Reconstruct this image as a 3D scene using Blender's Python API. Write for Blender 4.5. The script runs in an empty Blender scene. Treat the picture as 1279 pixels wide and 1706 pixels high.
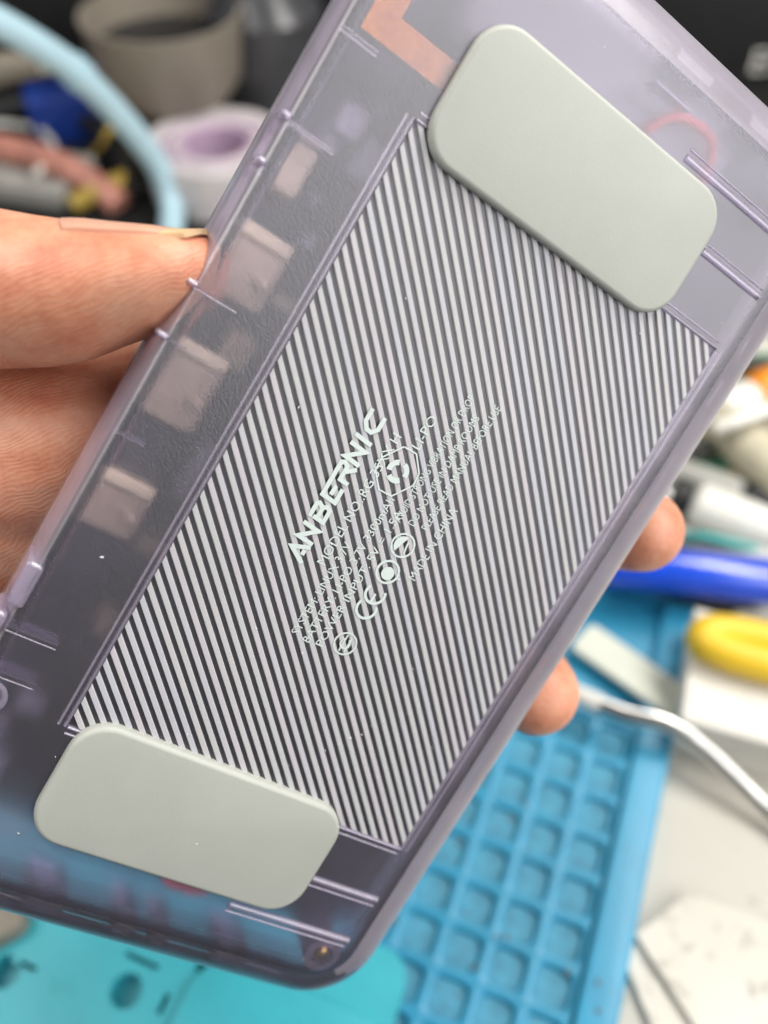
import bpy, bmesh, math, random
from mathutils import Matrix, Vector

S = 0.001                      # everything below is written in millimetres
sc = bpy.context.scene
C = sc.collection

# ------------------------------------------------------------------ camera
CAM_H = 215.0
cam_d = bpy.data.cameras.new('camera'); cam = bpy.data.objects.new('camera', cam_d); C.objects.link(cam)
cam.location = (0, 0, CAM_H * S)
cam.rotation_euler = (math.atan2(0.652, 0.758), 0, 0)
cam_d.sensor_fit = 'HORIZONTAL'; cam_d.sensor_width = 36; cam_d.lens = 36 * 1500 / 1279
cam_d.clip_start = 0.005; cam_d.clip_end = 20
cam_d.dof.use_dof = True; cam_d.dof.focus_distance = 0.0995; cam_d.dof.aperture_fstop = 16.0
cam_d.dof.aperture_blades = 0
sc.camera = cam

# ------------------------------------------------------------------ world and lamps
w = bpy.data.worlds.new('World'); sc.world = w; w.use_nodes = True
w.node_tree.nodes['Background'].inputs[0].default_value = (0.9, 0.95, 1.0, 1)
w.node_tree.nodes['Background'].inputs[1].default_value = 0.08

def area(name, loc, aim, size, power, col):
    l = bpy.data.lights.new(name, 'AREA'); l.shape = 'RECTANGLE'; l.size = size[0] * S; l.size_y = size[1] * S
    l.energy = power; l.color = col
    o = bpy.data.objects.new(name, l); C.objects.link(o)
    o.location = Vector(loc) * S
    o.rotation_euler = (Vector(aim) - Vector(loc)).to_track_quat('-Z', 'Y').to_euler()
    return o
area('bench_lamp', (330, 250, 570), (20, 130, 40), (420, 160), 4.2, (1.0, 0.97, 0.92))
area('room_lamp', (590, -290, 480), (20, 80, 130), (620, 620), 5.9, (1.0, 0.98, 0.96))
area('ceiling_lamp', (-330, 70, 600), (0, 90, 90), (420, 420), 3.0, (1.0, 0.97, 0.93))

sc.view_settings.view_transform = 'Standard'; sc.view_settings.look = 'None'
sc.view_settings.exposure = 0.0; sc.view_settings.gamma = 1.0
sc.render.engine = 'CYCLES'
cy = sc.cycles
cy.use_denoising = True; cy.max_bounces = 7; cy.transparent_max_bounces = 12; cy.transmission_bounces = 6
cy.diffuse_bounces = 3; cy.glossy_bounces = 3; cy.sample_clamp_indirect = 5.0; cy.use_adaptive_sampling = True; cy.adaptive_threshold = .03; cy.use_light_tree = False

# ------------------------------------------------------------------ helpers
def at(px, py, h=0.0):
    """point of the horizontal plane h mm above the bench, seen at photo pixel px,py"""
    a, b = (px - 639.5) / 1500.0, (py - 853.0) / 1500.0
    d = Vector((a, -.758 * b + .652, -.652 * b - .758))
    return d * ((h - CAM_H) / d.z) + Vector((0, 0, CAM_H))

def camp(x, y, z):
    """a point x right, y down, z ahead of the camera -> bench coordinates (mm)"""
    return Vector((x, -.758 * y + .652 * z, CAM_H - .652 * y - .758 * z))

class MB:
    def __init__(s): s.v = []; s.f = []; s.m = []
    def add(s, vs, fs, mi=0):
        o = len(s.v); s.v += [tuple(p) for p in vs]; s.f += [tuple(i + o for i in q) for q in fs]; s.m += [mi] * len(fs)
    def loft(s, rings, cap0=True, cap1=True, mi=0, closed=True):
        n = len(rings[0]); vs = [p for r in rings for p in r]; fs = []
        for k in range(len(rings) - 1):
            for i in range(n if closed else n - 1):
                j = (i + 1) % n
                fs.append((k * n + i, k * n + j, (k + 1) * n + j, (k + 1) * n + i))
        if cap0: fs.append(tuple(reversed(range(n))))
        if cap1: fs.append(tuple(range((len(rings) - 1) * n, len(rings) * n)))
        s.add(vs, fs, mi)
    def box(s, a, b, mi=0):
        x0, y0, z0 = a; x1, y1, z1 = b
        r = lambda z: [(x0, y0, z), (x1, y0, z), (x1, y1, z), (x0, y1, z)]
        s.loft([r(z0), r(z1)], mi=mi)
    def rslab(s, cx, cy, sx, sy, r, z0, z1, bev=0.4, n=6, mi=0, belly=0.0):
        """rounded-corner slab with a rounded upper edge"""
        rings = [rrect(cx, cy, sx, sy, r, n, z0)]
        k = 5
        for i in range(k + 1):
            a = math.pi / 2 * i / k
            d = bev * (1 - math.cos(a))
            rings.append(rrect(cx, cy, sx - 2 * d, sy - 2 * d, max(r - d, .05), n, z1 - bev + bev * math.sin(a)))
        s.loft(rings, mi=mi)
    def tube(s, path, rad, n=14, cap=True, mi=0, squash=1.0):
        P = [Vector(p) for p in path]; rings = []; up = None
        if hasattr(rad, '__len__') and len(rad) != len(P): rad = lerp_list(rad, len(P))
        for i, p in enumerate(P):
            t = (P[min(i + 1, len(P) - 1)] - P[max(i - 1, 0)]).normalized()
            if up is None: up = t.orthogonal().normalized()
            up = (up - t * up.dot(t)).normalized(); b = t.cross(up)
            r = rad[i] if hasattr(rad, '__len__') else rad
            rings.append([p + (up * math.cos(2 * math.pi * k / n) + b * squash * math.sin(2 * math.pi * k / n)) * r for k in range(n)])
        s.loft(rings, cap, cap, mi)
    def lathe(s, prof, n=40, c=(0, 0, 0), mi=0, cap0=True, cap1=True):
        s.loft([[(c[0] + r * math.cos(2 * math.pi * k / n), c[1] + r * math.sin(2 * math.pi * k / n), c[2] + z) for k in range(n)] for r, z in prof], cap0, cap1, mi)
    def build(s, name, mats, parent=None, smooth=35, bevel=0, subsurf=0):
        me = bpy.data.meshes.new(name)
        me.from_pydata([(x * S, y * S, z * S) for x, y, z in s.v], [], s.f)
        if not isinstance(mats, (list, tuple)): mats = [mats]
        for m in mats: me.materials.append(m)
        for p, mi in zip(me.polygons, s.m): p.material_index = mi
        bm = bmesh.new(); bm.from_mesh(me)
        bmesh.ops.remove_doubles(bm, verts=bm.verts, dist=2e-7)
        bmesh.ops.recalc_face_normals(bm, faces=bm.faces)
        if bevel:
            es = [e for e in bm.edges if len(e.link_faces) == 2 and e.calc_face_angle() > .6]
            bmesh.ops.bevel(bm, geom=es, offset=bevel * S, segments=2, affect='EDGES', profile=.5)
        bm.to_mesh(me); bm.free()
        if smooth:
            me.polygons.foreach_set('use_smooth', [True] * len(me.polygons))
            me.set_sharp_from_angle(angle=math.radians(smooth))
        o = bpy.data.objects.new(name, me); C.objects.link(o)
        if parent: o.parent = parent
        if subsurf:
            md = o.modifiers.new('subsurf', 'SUBSURF'); md.levels = md.render_levels = subsurf
        return o

def rrect(cx, cy, sx, sy, r, n, z):
    pts = []; r = min(r, sx / 2 - 1e-3, sy / 2 - 1e-3)
    for q, (qx, qy) in enumerate(((1, 1), (-1, 1), (-1, -1), (1, -1))):
        ox, oy = cx + qx * (sx / 2 - r), cy + qy * (sy / 2 - r)
        for k in range(n + 1):
            a = math.pi / 2 * (q + k / n)
            pts.append((ox + r * math.cos(a), oy + r * math.sin(a), z))
    return pts

def smooth_path(pts, n=8):
    """Catmull-Rom through pts"""
    P = [Vector(p) for p in pts]; P = [P[0] * 2 - P[1]] + P + [P[-1] * 2 - P[-2]]; out = []
    for i in range(1, len(P) - 2):
        for k in range(n):
            t = k / n; a, b, c, d = P[i - 1:i + 3]
            out.append(.5 * ((2 * b) + (c - a) * t + (2 * a - 5 * b + 4 * c - d) * t * t + (3 * b - a - 3 * c + d) * t ** 3))
    return out + [P[-2]]

def lerp_list(vals, m):
    out = []
    for i in range(m):
        x = i / (m - 1) * (len(vals) - 1); k = min(int(x), len(vals) - 2); out.append(vals[k] + (vals[k + 1] - vals[k]) * (x - k))
    return out

def plate_with_holes(outer, holes, z0, z1, floor_z):
    """flat plate whose round holes have walls and floors"""
    bm = bmesh.new(); loops = []
    for lp in [outer] + holes:
        vs = [bm.verts.new((x * S, y * S, z1 * S)) for x, y in lp]
        es = [bm.edges.new((vs[i], vs[(i + 1) % len(vs)])) for i in range(len(vs))]
        loops.append((vs, es))
    bmesh.ops.triangle_fill(bm, use_beauty=True, edges=[e for l in loops for e in l[1]])
    for k, (vs, es) in enumerate(loops):
        zz = (z0 if k == 0 else floor_z) * S
        lo = [bm.verts.new((v.co.x, v.co.y, zz)) for v in vs]
        for i in range(len(vs)):
            j = (i + 1) % len(vs); bm.faces.new((vs[i], vs[j], lo[j], lo[i]))
        bm.faces.new(lo)
    bmesh.ops.recalc_face_normals(bm, faces=bm.faces)
    me = bpy.data.meshes.new('plate'); bm.to_mesh(me); bm.free()
    return me

def circle(cx, cy, r, n=28): return [(cx + r * math.cos(2 * math.pi * k / n), cy + r * math.sin(2 * math.pi * k / n)) for k in range(n)]

def tag(o, label, cat, group=None, kind=None):
    o['label'] = label; o['category'] = cat
    if group: o['group'] = group
    if kind: o['kind'] = kind
    return o

def thing(name, label, cat, loc=(0, 0, 0), rz=0.0, group=None):
    o = bpy.data.objects.new(name, None); C.objects.link(o); o.empty_display_size = .005
    o.location = Vector(loc) * S; o.rotation_euler = (0, 0, rz)
    return tag(o, label, cat, group)

def text_mesh(s, height, width=None, extrude=.02):
    """flat lettering, lower left corner at the origin (mm)"""
    cu = bpy.data.curves.new('lettering', 'FONT'); cu.body = s; cu.size = 1.0; cu.extrude = 0.0
    cu.resolution_u = 2
    o = bpy.data.objects.new('lettering_source', cu); C.objects.link(o)
    dg = bpy.context.evaluated_depsgraph_get(); dg.update()
    me = bpy.data.meshes.new_from_object(o.evaluated_get(dg))
    bpy.data.objects.remove(o)
    xs = [v.co.x for v in me.vertices]; x0, x1 = min(xs), max(xs)
    ky = height / .7; kx = (width / (x1 - x0)) if width else ky
    for v in me.vertices: v.co = Vector(((v.co.x - x0) * kx * S, v.co.y * ky * S, 0))
    return me

# ------------------------------------------------------------------ materials
def nodes(name):
    m = bpy.data.materials.new(name); m.use_nodes = True; nt = m.node_tree
    return m, nt, nt.nodes['Principled BSDF'], nt.nodes['Material Output']

def coords(nt, scale=1.0, kind='Object', vec=None):
    tc = nt.nodes.new('ShaderNodeTexCoord'); mp = nt.nodes.new('ShaderNodeMapping')
    mp.inputs['Scale'].default_value = vec if vec else (scale,) * 3
    nt.links.new(tc.outputs[kind], mp.inputs['Vector']); return mp.outputs['Vector']

def noise(nt, v, scale, detail=4, rough=.6):
    n = nt.nodes.new('ShaderNodeTexNoise'); n.inputs['Scale'].default_value = scale; n.inputs['Detail'].default_value = detail
    n.inputs['Roughness'].default_value = rough; nt.links.new(v, n.inputs['Vector']); return n.outputs['Fac']

def ramp(nt, f, stops):
    r = nt.nodes.new('ShaderNodeValToRGB'); e = r.color_ramp.elements
    while len(e) < len(stops): e.new(.5)
    for k, (p, c) in enumerate(stops): e[k].position = p; e[k].color = (*c, 1)
    nt.links.new(f, r.inputs['Fac']); return r.outputs['Color']

def bump(nt, f, target, strength=.3, dist=.0003):
    b = nt.nodes.new('ShaderNodeBump'); b.inputs['Strength'].default_value = strength; b.inputs['Distance'].default_value = dist
    nt.links.new(f, b.inputs['Height']); nt.links.new(b.outputs['Normal'], target); return b

def plain(name, col, rough=.5, metal=0.0, var=.12, vscale=120, bmp=.0, bscale=900, coat=0.0, sss=0.0, spec=.5):
    """solid surface with slight colour mottling and fine relief"""
    m, nt, p, out = nodes(name); v = coords(nt)
    f = noise(nt, v, vscale)
    d = tuple(max(0, c * (1 - var)) for c in col); l = tuple(min(1, c * (1 + var)) for c in col)
    nt.links.new(ramp(nt, f, [(.3, d), (.7, l)]), p.inputs['Base Color'])
    p.inputs['Roughness'].default_value = rough; p.inputs['Metallic'].default_value = metal
    p.inputs['Specular IOR Level'].default_value = spec
    if coat: p.inputs['Coat Weight'].default_value = coat
    if sss: p.inputs['Subsurface Weight'].default_value = sss; p.inputs['Subsurface Radius'].default_value = (1, .9, .8); p.inputs['Subsurface Scale'].default_value = .001
    if bmp: bump(nt, noise(nt, v, bscale, 3), p.inputs['Normal'], bmp)
    return m

def clear_plastic(name, tint, gloss_rough, milk, frost, frost_rough=.3, grain=.18, base_gloss=.05, milk_col=(.62, .57, .70), smear=0.0, back=0.0):
    """tinted see-through plastic: straight transmission, frosted (rough) transmission, a little milky scatter and satin gloss"""
    m, nt, p, out = nodes(name); nt.nodes.remove(p); N = nt.nodes.new; L = nt.links.new
    def mix(a, c, f):
        x = N('ShaderNodeMixShader')
        if isinstance(f, float): x.inputs[0].default_value = f
        else: L(f, x.inputs[0])
        L(a.outputs[0], x.inputs[1]); L(c.outputs[0], x.inputs[2]); return x
    a = N('ShaderNodeBsdfTransparent'); a.inputs[0].default_value = (*tint, 1)
    v = coords(nt); nrm = None
    if grain:
        b = N('ShaderNodeBump'); b.inputs['Strength'].default_value = grain; b.inputs['Distance'].default_value = .00008
        L(noise(nt, v, 5200, 0), b.inputs['Height']); nrm = b.outputs['Normal']
    if frost:
        rf = N('ShaderNodeBsdfRefraction'); rf.inputs['Color'].default_value = (*tint, 1); rf.inputs['Roughness'].default_value = frost_rough; rf.inputs['IOR'].default_value = 1.28
        a = mix(a, rf, float(frost))
    if milk:
        df = N('ShaderNodeBsdfDiffuse'); df.inputs[0].default_value = (*milk_col, 1)
        if back:       # part of the scatter comes from light behind the wall
            tl = N('ShaderNodeBsdfTranslucent'); tl.inputs[0].default_value = (*milk_col, 1); df = mix(df, tl, float(back))
        if smear:      # uneven scatter: handling smears and dust
            mm = N('ShaderNodeMath'); mm.operation = 'MULTIPLY_ADD'; mm.inputs[1].default_value = milk * smear; mm.inputs[2].default_value = milk * (1 - smear / 2)
            L(noise(nt, v, 90, 2), mm.inputs[0]); a = mix(a, df, mm.outputs[0])
        else: a = mix(a, df, float(milk))
    if base_gloss:
        gl = N('ShaderNodeBsdfGlossy'); gl.inputs['Roughness'].default_value = gloss_rough; gl.inputs[0].default_value = (.95, .95, 1, 1)
        if nrm: L(nrm, gl.inputs['Normal'])
        fr = N('ShaderNodeFresnel'); fr.inputs['IOR'].default_value = 1.45
        mx = N('ShaderNodeMath'); mx.operation = 'MAXIMUM'; mx.inputs[1].default_value = base_gloss; L(fr.outputs[0], mx.inputs[0])
        a = mix(a, gl, mx.outputs[0])
    L(a.outputs[0], out.inputs['Surface'])
    return m

TINT = (.86, .83, .93)
M = {}
M['shell_out'] = clear_plastic('shell_plastic', (.90, .865, .945), .44, .036, 0.0, grain=.45, base_gloss=.125, smear=1.4, milk_col=(.62, .52, .71))
M['shell_in'] = clear_plastic('shell_frosted_inside', (.87, .84, .93), .5, .006, .88, .55, grain=0, base_gloss=0)
M['rim'] = clear_plastic('rim_plastic', (.91, .875, .95), .34, .34, 0.0, base_gloss=.10, smear=.6, milk_col=(.82, .74, .86), back=.25)
M['rim_end'] = clear_plastic('rim_end_plastic', (.93, .90, .96), .3, .24, 0.0, base_gloss=.09, smear=.3, milk_col=(.80, .78, .88), back=.8)
M['front'] = clear_plastic('front_plastic', (.93, .91, .96), .3, .015, 0, grain=0, base_gloss=.04, milk_col=(.60, .51, .69))
M['floor'] = clear_plastic('panel_floor_plastic', (.80, .79, .85), .46, .015, .6, .4, grain=0, base_gloss=.10)
M['ribs'] = [plain('rib_painted_sheen', c, .42, var=.04, vscale=80, bmp=.05, bscale=3000) for c in
             ((.49, .48, .515), (.505, .48, .508), (.488, .49, .50), (.475, .48, .52), (.50, .49, .50))]  # pale opaque colour stands in for lamp reflections on the clear ribs
M['edge'] = clear_plastic('edge_plastic', (.92, .89, .95), .25, .24, 0, .3, grain=0, base_gloss=.09, milk_col=(.72, .64, .80))
M['rubber'] = plain('grey_rubber', (.40, .415, .375), .5, var=.04, vscale=70, bmp=.08, bscale=3500)
M['ink'] = plain('print_ink', (.60, .68, .655), .5, var=.04)
M['pcb'] = plain('board_black', (.018, .020, .028), .5, var=.5, vscale=260, bmp=.4, bscale=500)
M['battery'] = plain('battery_wrap', (.020, .020, .024), .45, var=.2)
M['chip'] = plain('chip_black', (.03, .03, .035), .35)
M['chipgrey'] = plain('part_grey', (.38, .38, .41), .5)
M['tin'] = plain('connector_tin', (.54, .44, .27), .35, metal=.2, var=.12, vscale=400)
M['flange'] = plain('tin_flange', (1.0, .86, .50), .3, var=.05)
M['flex'] = plain('flex_orange', (.95, .26, .004), .4, var=.25, vscale=500)
M['redwire'] = plain('red_wire', (.75, .03, .05), .4)
M['speaker'] = plain('speaker_grey', (.25, .25, .26), .5)
M['brass'] = plain('brass', (.75, .50, .20), .3, metal=1)
M['mat'] = plain('blue_silicone', (.026, .275, .455), .40, var=.14, vscale=55, bmp=.25, bscale=700, sss=.0)
M['pocketfloor'] = plain('dusty_blue_silicone', (.055, .275, .41), .6, var=.35, vscale=160, bmp=.5, bscale=900)
M['tray'] = plain('turquoise_silicone', (.04, .41, .49), .42, var=.08, vscale=60, bmp=.2, bscale=700)
M['blue'] = plain('blue_plastic', (.01, .07, .62), .22, var=.08, coat=.6)
M['yellow'] = plain('yellow_rubber', (.83, .55, .03), .45, var=.07)
M['white'] = plain('white_plastic', (.75, .74, .68), .35, var=.05)
M['card'] = plain('white_card', (.74, .72, .66), .7, var=.05, bmp=.2)
M['black'] = plain('black_plastic', (.012, .012, .013), .45, var=.3)
M['darkgrey'] = plain('dark_grey', (.07, .07, .075), .5)
M['steel'] = plain('steel', (.78, .77, .74), .28, metal=1.0, var=.06)
M['beige'] = plain('beige_plastic', (.50, .46, .34), .5, var=.08)
M['grey'] = plain('grey_plastic', (.33, .33, .30), .5, var=.1)
M['green'] = plain('board_green', (.02, .20, .13), .45, var=.35, vscale=220)
M['orange'] = plain('orange_plastic', (.85, .28, .02), .4)
M['cream'] = plain('cream_plastic', (.24, .21, .17), .45, var=.06)
M['tube'] = plain('pale_blue_silicone', (.42, .60, .68), .5, var=.05)
M['tapewhite'] = plain('tape_white', (.55, .51, .52), .5)
M['tapelilac'] = plain('tape_lilac', (.48, .34, .47), .5)
M['copper'] = plain('copper_pink', (.50, .22, .17), .4, var=.25)
M['gold'] = plain('brass_yellow', (.40, .28, .05), .4, var=.3)
M['navy'] = plain('navy_plastic', (.01, .04, .25), .4)

def speckled(name, base, spots, thr=.66, scale=130):
    m, nt, p, out = nodes(name); v = coords(nt)
    a = noise(nt, v, scale, 6, .65); b = noise(nt, v, 14, 4)
    c1 = ramp(nt, a, [(thr, base), (thr + .14, spots)])
    mix = nt.nodes.new('ShaderNodeMixRGB'); mix.blend_type = 'MULTIPLY'; mix.inputs[0].default_value = 1
    nt.links.new(c1, mix.inputs[1]); nt.links.new(ramp(nt, b, [(.3, (.86, .85, .83)), (.65, (1, 1, 1))]), mix.inputs[2])
    nt.links.new(mix.outputs[0], p.inputs['Base Color']); p.inputs['Roughness'].default_value = .6
    bump(nt, a, p.inputs['Normal'], .15); return m
M['bench'] = speckled('bench_top', (.57, .55, .49), (.30, .27, .24), .62, 110)
M['paper'] = speckled('soiled_paper', (.70, .68, .61), (.30, .28, .25), .56, 150)
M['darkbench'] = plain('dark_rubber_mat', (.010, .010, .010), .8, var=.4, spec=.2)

def skin_material():
    m, nt, p, out = nodes('skin'); v = coords(nt)
    big = noise(nt, v, 130, 5, .7); 
    nt.links.new(ramp(nt, big, [(.3, (.55, .175, .10)), (.5, (.68, .30, .185)), (.75, (.77, .42, .29))]), p.inputs['Base Color'])
    p.inputs['Roughness'].default_value = .46
    p.inputs['Subsurface Weight'].default_value = .35; p.inputs['Subsurface Radius'].default_value = (1.0, .35, .18); p.inputs['Subsurface Scale'].default_value = .0025
    tc = nt.nodes.new('ShaderNodeTexCoord'); dt = nt.nodes.new('ShaderNodeVectorMath'); dt.operation = 'DOT_PRODUCT'
    dt.inputs[1].default_value = (.42, -.69, -.59); nt.links.new(tc.outputs['Object'], dt.inputs[0])
    ad = nt.nodes.new('ShaderNodeMath'); ad.operation = 'MULTIPLY_ADD'; ad.inputs[1].default_value = .0036
    nt.links.new(noise(nt, v, 150, 3), ad.inputs[0]); nt.links.new(dt.outputs['Value'], ad.inputs[2])
    cx_ = nt.nodes.new('ShaderNodeCombineXYZ'); nt.links.new(ad.outputs[0], cx_.inputs[0])
    wv = nt.nodes.new('ShaderNodeTexWave'); wv.inputs['Scale'].default_value = 640; nt.links.new(cx_.outputs[0], wv.inputs['Vector'])
    b1 = bump(nt, wv.outputs['Fac'], p.inputs['Normal'], .28, .0001)
    b2 = nt.nodes.new('ShaderNodeBump'); b2.inputs['Strength'].default_value = .35; b2.inputs['Distance'].default_value = .0003
    nt.links.new(noise(nt, v, 500, 4), b2.inputs['Height']); nt.links.new(b2.outputs['Normal'], b1.inputs['Normal'])
    return m
M['skin'] = skin_material()
M['nail'] = plain('fingernail', (.70, .38, .27), .3, var=.06, vscale=200, sss=.2)

# ------------------------------------------------------------------ bench
m = MB(); m.box((-600, -5, -20), (700, 1100, 0))
o = m.build('workbench', M['bench']); o['kind'] = 'structure'
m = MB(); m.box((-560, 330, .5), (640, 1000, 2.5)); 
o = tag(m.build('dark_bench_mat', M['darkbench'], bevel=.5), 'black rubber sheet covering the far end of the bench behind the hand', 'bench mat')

# ------------------------------------------------------------------ the game console
U = Vector((.512, -.853, -.105)); V_ = Vector((.811, .439, .386))
def cdir(v):   # camera direction -> bench direction
    return Vector((v.x, -.758 * v.y + .652 * v.z, -.652 * v.y - .758 * v.z))
ax = cdir(U).normalized(); ay = -cdir(V_); ay = (ay - ax * ay.dot(ax)).normalized(); az = ax.cross(ay)
con = bpy.data.objects.new('handheld_game_console', None); C.objects.link(con); con.empty_display_size = .01
org = camp(2.6, 1.9, 101.7) * S
con.matrix_world = Matrix(((ax.x, ay.x, az.x, org.x), (ax.y, ay.y, az.y, org.y), (ax.z, ay.z, az.z, org.z), (0, 0, 0, 1)))
tag(con, 'clear lilac handheld game console held in the hand, ribbed back and two rubber feet', 'game console')

XH, YT, YB = 63.6, 34.0, -31.5      # half length, shoulder side, lower side
PX, PY = 36.4, 22.5                 # half size of the ribbed panel
def ring(s, z, inset=0.0, n=9):
    """outline at roundness s (0 flat back .. 1 full width)"""
    k = 1 - s
    x = XH - 8 * k - inset; t = YT - 1.5 * k - inset; b = YB + 8 * k + inset
    r = max(10 - 6 * k - inset, 1.5)
    return rrect(0, (t + b) / 2, 2 * x, t - b, r, n, z)
def half_shell(name, depth, sign, hole):
    m = MB(); K = 9; T = 1.5
    out = [ring(math.sin(math.pi / 2 * i / K), -sign_z(sign, depth * (1 - math.cos(math.pi / 2 * i / K)))) for i in range(K + 1)]
    inn = [ring(math.sin(math.pi / 2 * i / K), -sign_z(sign, T + (depth - T) * (1 - math.cos(math.pi / 2 * i / K))), T) for i in range(K + 1)]
    return m, out, inn
def sign_z(s, d): return d if s > 0 else 16.4 - d
def make_shell(name, sign, hole):
    m, out, inn = half_shell(name, 8.0, sign, hole)
    z_ = out[0][0][2]; flat = [(x * .992, 1.25 + (y - 1.25) * .985, z_) for x, y, z in out[0]]
    m.loft([flat, out[0]], False, False, 0)
    m.loft(out[:2], False, False, 0); m.loft(out[1:], False, False, 3); m.loft(inn, False, False, 1)
    m.loft([out[-1], inn[-1]], False, False, 2)
    for lp, mi in ((flat, 0), (inn[0], 1)):
        if not hole: m.add(lp, [tuple(range(len(lp)))], mi)
        else:
            z = lp[0][2]
            bm = bmesh.new()
            vs = [bm.verts.new(p) for p in lp]; es = [bm.edges.new((vs[i], vs[(i + 1) % len(vs)])) for i in range(len(vs))]
            hp = [(PX, PY, z), (-PX, PY, z), (-PX, -PY, z), (PX, -PY, z)]
            hv = [bm.verts.new(p) for p in hp]; es += [bm.edges.new((hv[i], hv[(i + 1) % 4])) for i in range(4)]
            bmesh.ops.triangle_fill(bm, use_beauty=True, edges=es)
            bm.verts.index_update()
            m.add([v.co[:] for v in bm.verts], [tuple(v.index for v in f.verts) for f in bm.faces], mi); bm.free()
    o = m.build(name, [M['shell_out'], M['shell_in'], M['edge'], M['rim'], M['rim_end']] if sign > 0 else [M['front']] * 5, con, smooth=50)
    for p in o.data.polygons:
        if abs(p.normal.z) > .999: p.use_smooth = False
        if p.material_index == 3 and p.center.x < -.0555: p.material_index = 4
    big = max((p for p in o.data.polygons if p.material_index == 0), key=lambda p: p.area)
    if big.normal.z * sign < 0: o.data.flip_normals()
    bm = bmesh.new(); bm.from_mesh(o.data)
    for f in bm.faces:      # flat faces look out of the plastic
        if abs(f.normal.z) > .999 and f.material_index in (0, 1) and f.normal.z * sign * (1 if f.material_index == 0 else -1) < 0: f.normal_flip()
    bm.to_mesh(o.data); bm.free()
    return o
make_shell('back_shell', 1, True)
make_shell('front_shell', -1, False)

# ribbed panel: tray, beads round it, one rib after another
m = MB(); rc = lambda z: [(-PX, -PY, z), (PX, -PY, z), (PX, PY, z), (-PX, PY, z)]
m.loft([rc(-.3), rc(-.26)], False, True); panel = m.build('ribbed_panel', M['floor'], con, smooth=0)
if max(panel.data.polygons, key=lambda p: p.area).normal.z < 0: panel.data.flip_normals()
def bead(name, a, b, wd, z0, z1, mat, par=con, rnd=.5):
    """low rounded bar from a to b lying on the back"""
    A = Vector((*a, 0)); B = Vector((*b, 0)); t = (B - A).normalized(); s = Vector((-t.y, t.x, 0)) * wd / 2
    prof = [(-1, z0), (-1, z0 + (z1 - z0) * .45), (-.6, z0 + (z1 - z0) * .88), (0, z1), (.6, z0 + (z1 - z0) * .88), (1, z0 + (z1 - z0) * .45), (1, z0)]
    m = MB(); m.loft([[P + s * q + Vector((0, 0, z)) for q, z in prof] for P in (A, B)]); return m.build(name, mat, par, smooth=60)
g = .55
for a, b in (((-PX, PY), (PX, PY)), ((-PX, -PY), (PX, -PY)), ((PX, -PY + .3), (PX, PY - .3)), ((-PX, -PY + .3), (-PX, PY - .3))):
    bead('panel_bead', a, b, .42, -.40, .16, M['edge'], panel)
    c = Vector((a[0] + b[0], a[1] + b[1])) / 2; n_ = Vector((math.copysign(1, c.x) if abs(c.x) > 1 else 0, math.copysign(1, c.y) if abs(c.y) > 1 else 0)) * .75
    bead('panel_bead', (a[0] + n_.x, a[1] + n_.y), (b[0] + n_.x, b[1] + n_.y), .34, -.2, .12, M['edge'], panel)
PITCH = 1.622; RW = .75   # measured along x
def clip_line(c, z, lx, ly):
    """the stretch of x - y = c inside the panel"""
    x0 = max(-lx, c - ly); x1 = min(lx, c + ly)
    return ((x0, x0 - c, z), (x1, x1 - c, z)) if x1 - x0 > .15 else None
random.seed(4)
k0 = int((PX + PY) / PITCH)
for k in range(-k0 - 1, k0 + 2):
    c0 = k * PITCH
    prof = [(-1, -.27), (-.97, -.14), (-.88, -.05), (-.72, 0), (.72, 0), (.88, -.05), (.97, -.14), (1, -.27)]
    lines = [clip_line(c0 + q * RW * .62, z, PX - .25, PY - .25) for q, z in prof]
    if any(l is None for l in lines): continue
    m = MB(); m.loft([[l[0] for l in lines], [l[1] for l in lines]])
    m.build('rib', random.choice(M['ribs']), panel, smooth=30)

# rubber feet
for sx in (1, -1):
    m = MB(); m.rslab(sx * 41.7, 4.0, 15.4, 34.4, 4.2, -.3, 1.15, bev=.6, n=9)
    m.build('rubber_foot', M['rubber'], con, smooth=60)
    # cross bars beside each foot
    for x, y0, y1 in ((44.0, -13.6, -23.4), (50.6, -5.6, -23.0)):
        bead('cross_bar', (sx * x, y0), (sx * x, y1), .9, -.25, .35, M['edge'])
        bead('cross_bar', (sx * (x + .95), y0), (sx * (x + .95), y1), .35, -.25, .15, M['edge'])

# inside: board, battery, connectors, flex, wires
m = MB(); m.rslab(3.0, 1.6, 117, 61, 6, -10.2, -9.0, .1); board = m.build('circuit_board', M['pcb'], con)
m = MB(); m.rslab(2, -2, 62, 38, 2, -9.0, -4.2, .8); m.build('battery', M['battery'], con)
m = MB(); m.rslab(2.4, 1, 112, 55, 3, -15.0, -10.3, .3); m.build('screen_module', M['black'], con)
random.seed(11)
for k in range(46):
    x = random.uniform(-52, 52); y = random.uniform(22, 30) if random.random() < .7 else random.uniform(-25, -21)
    a, b, h = random.uniform(.8, 4.2), random.uniform(.8, 3.2), random.uniform(.6, 2.6)
    m = MB(); m.box((x - a / 2, y - b / 2, -9), (x + a / 2, y + b / 2, -9 + h))
    m.build('chip', random.choice([M['chip'], M['chip'], M['speaker'], M['chipgrey'], M['chipgrey'], M['tin']]), board, smooth=0)
def connector(x, y, wx, wy, h, name='connector'):
    m = MB(); m.rslab(x, y, wx, wy, .7, -9, -9 + h, .5); c = m.build(name, M['tin'], con)
    m = MB(); m.rslab(x + wx / 2 - .2, y, 1.5, wy - .6, .4, -9 + h - .05, -9 + h + .75, .3); m.build('flange', M['flange'], c)
    m = MB(); m.lathe([(.8, 0), (.8, .5), (.4, .7)], 14, (x - wx * .1, y - wy * .3, -9 + h)); m.build('solder_dot', M['tin'], c)
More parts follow.
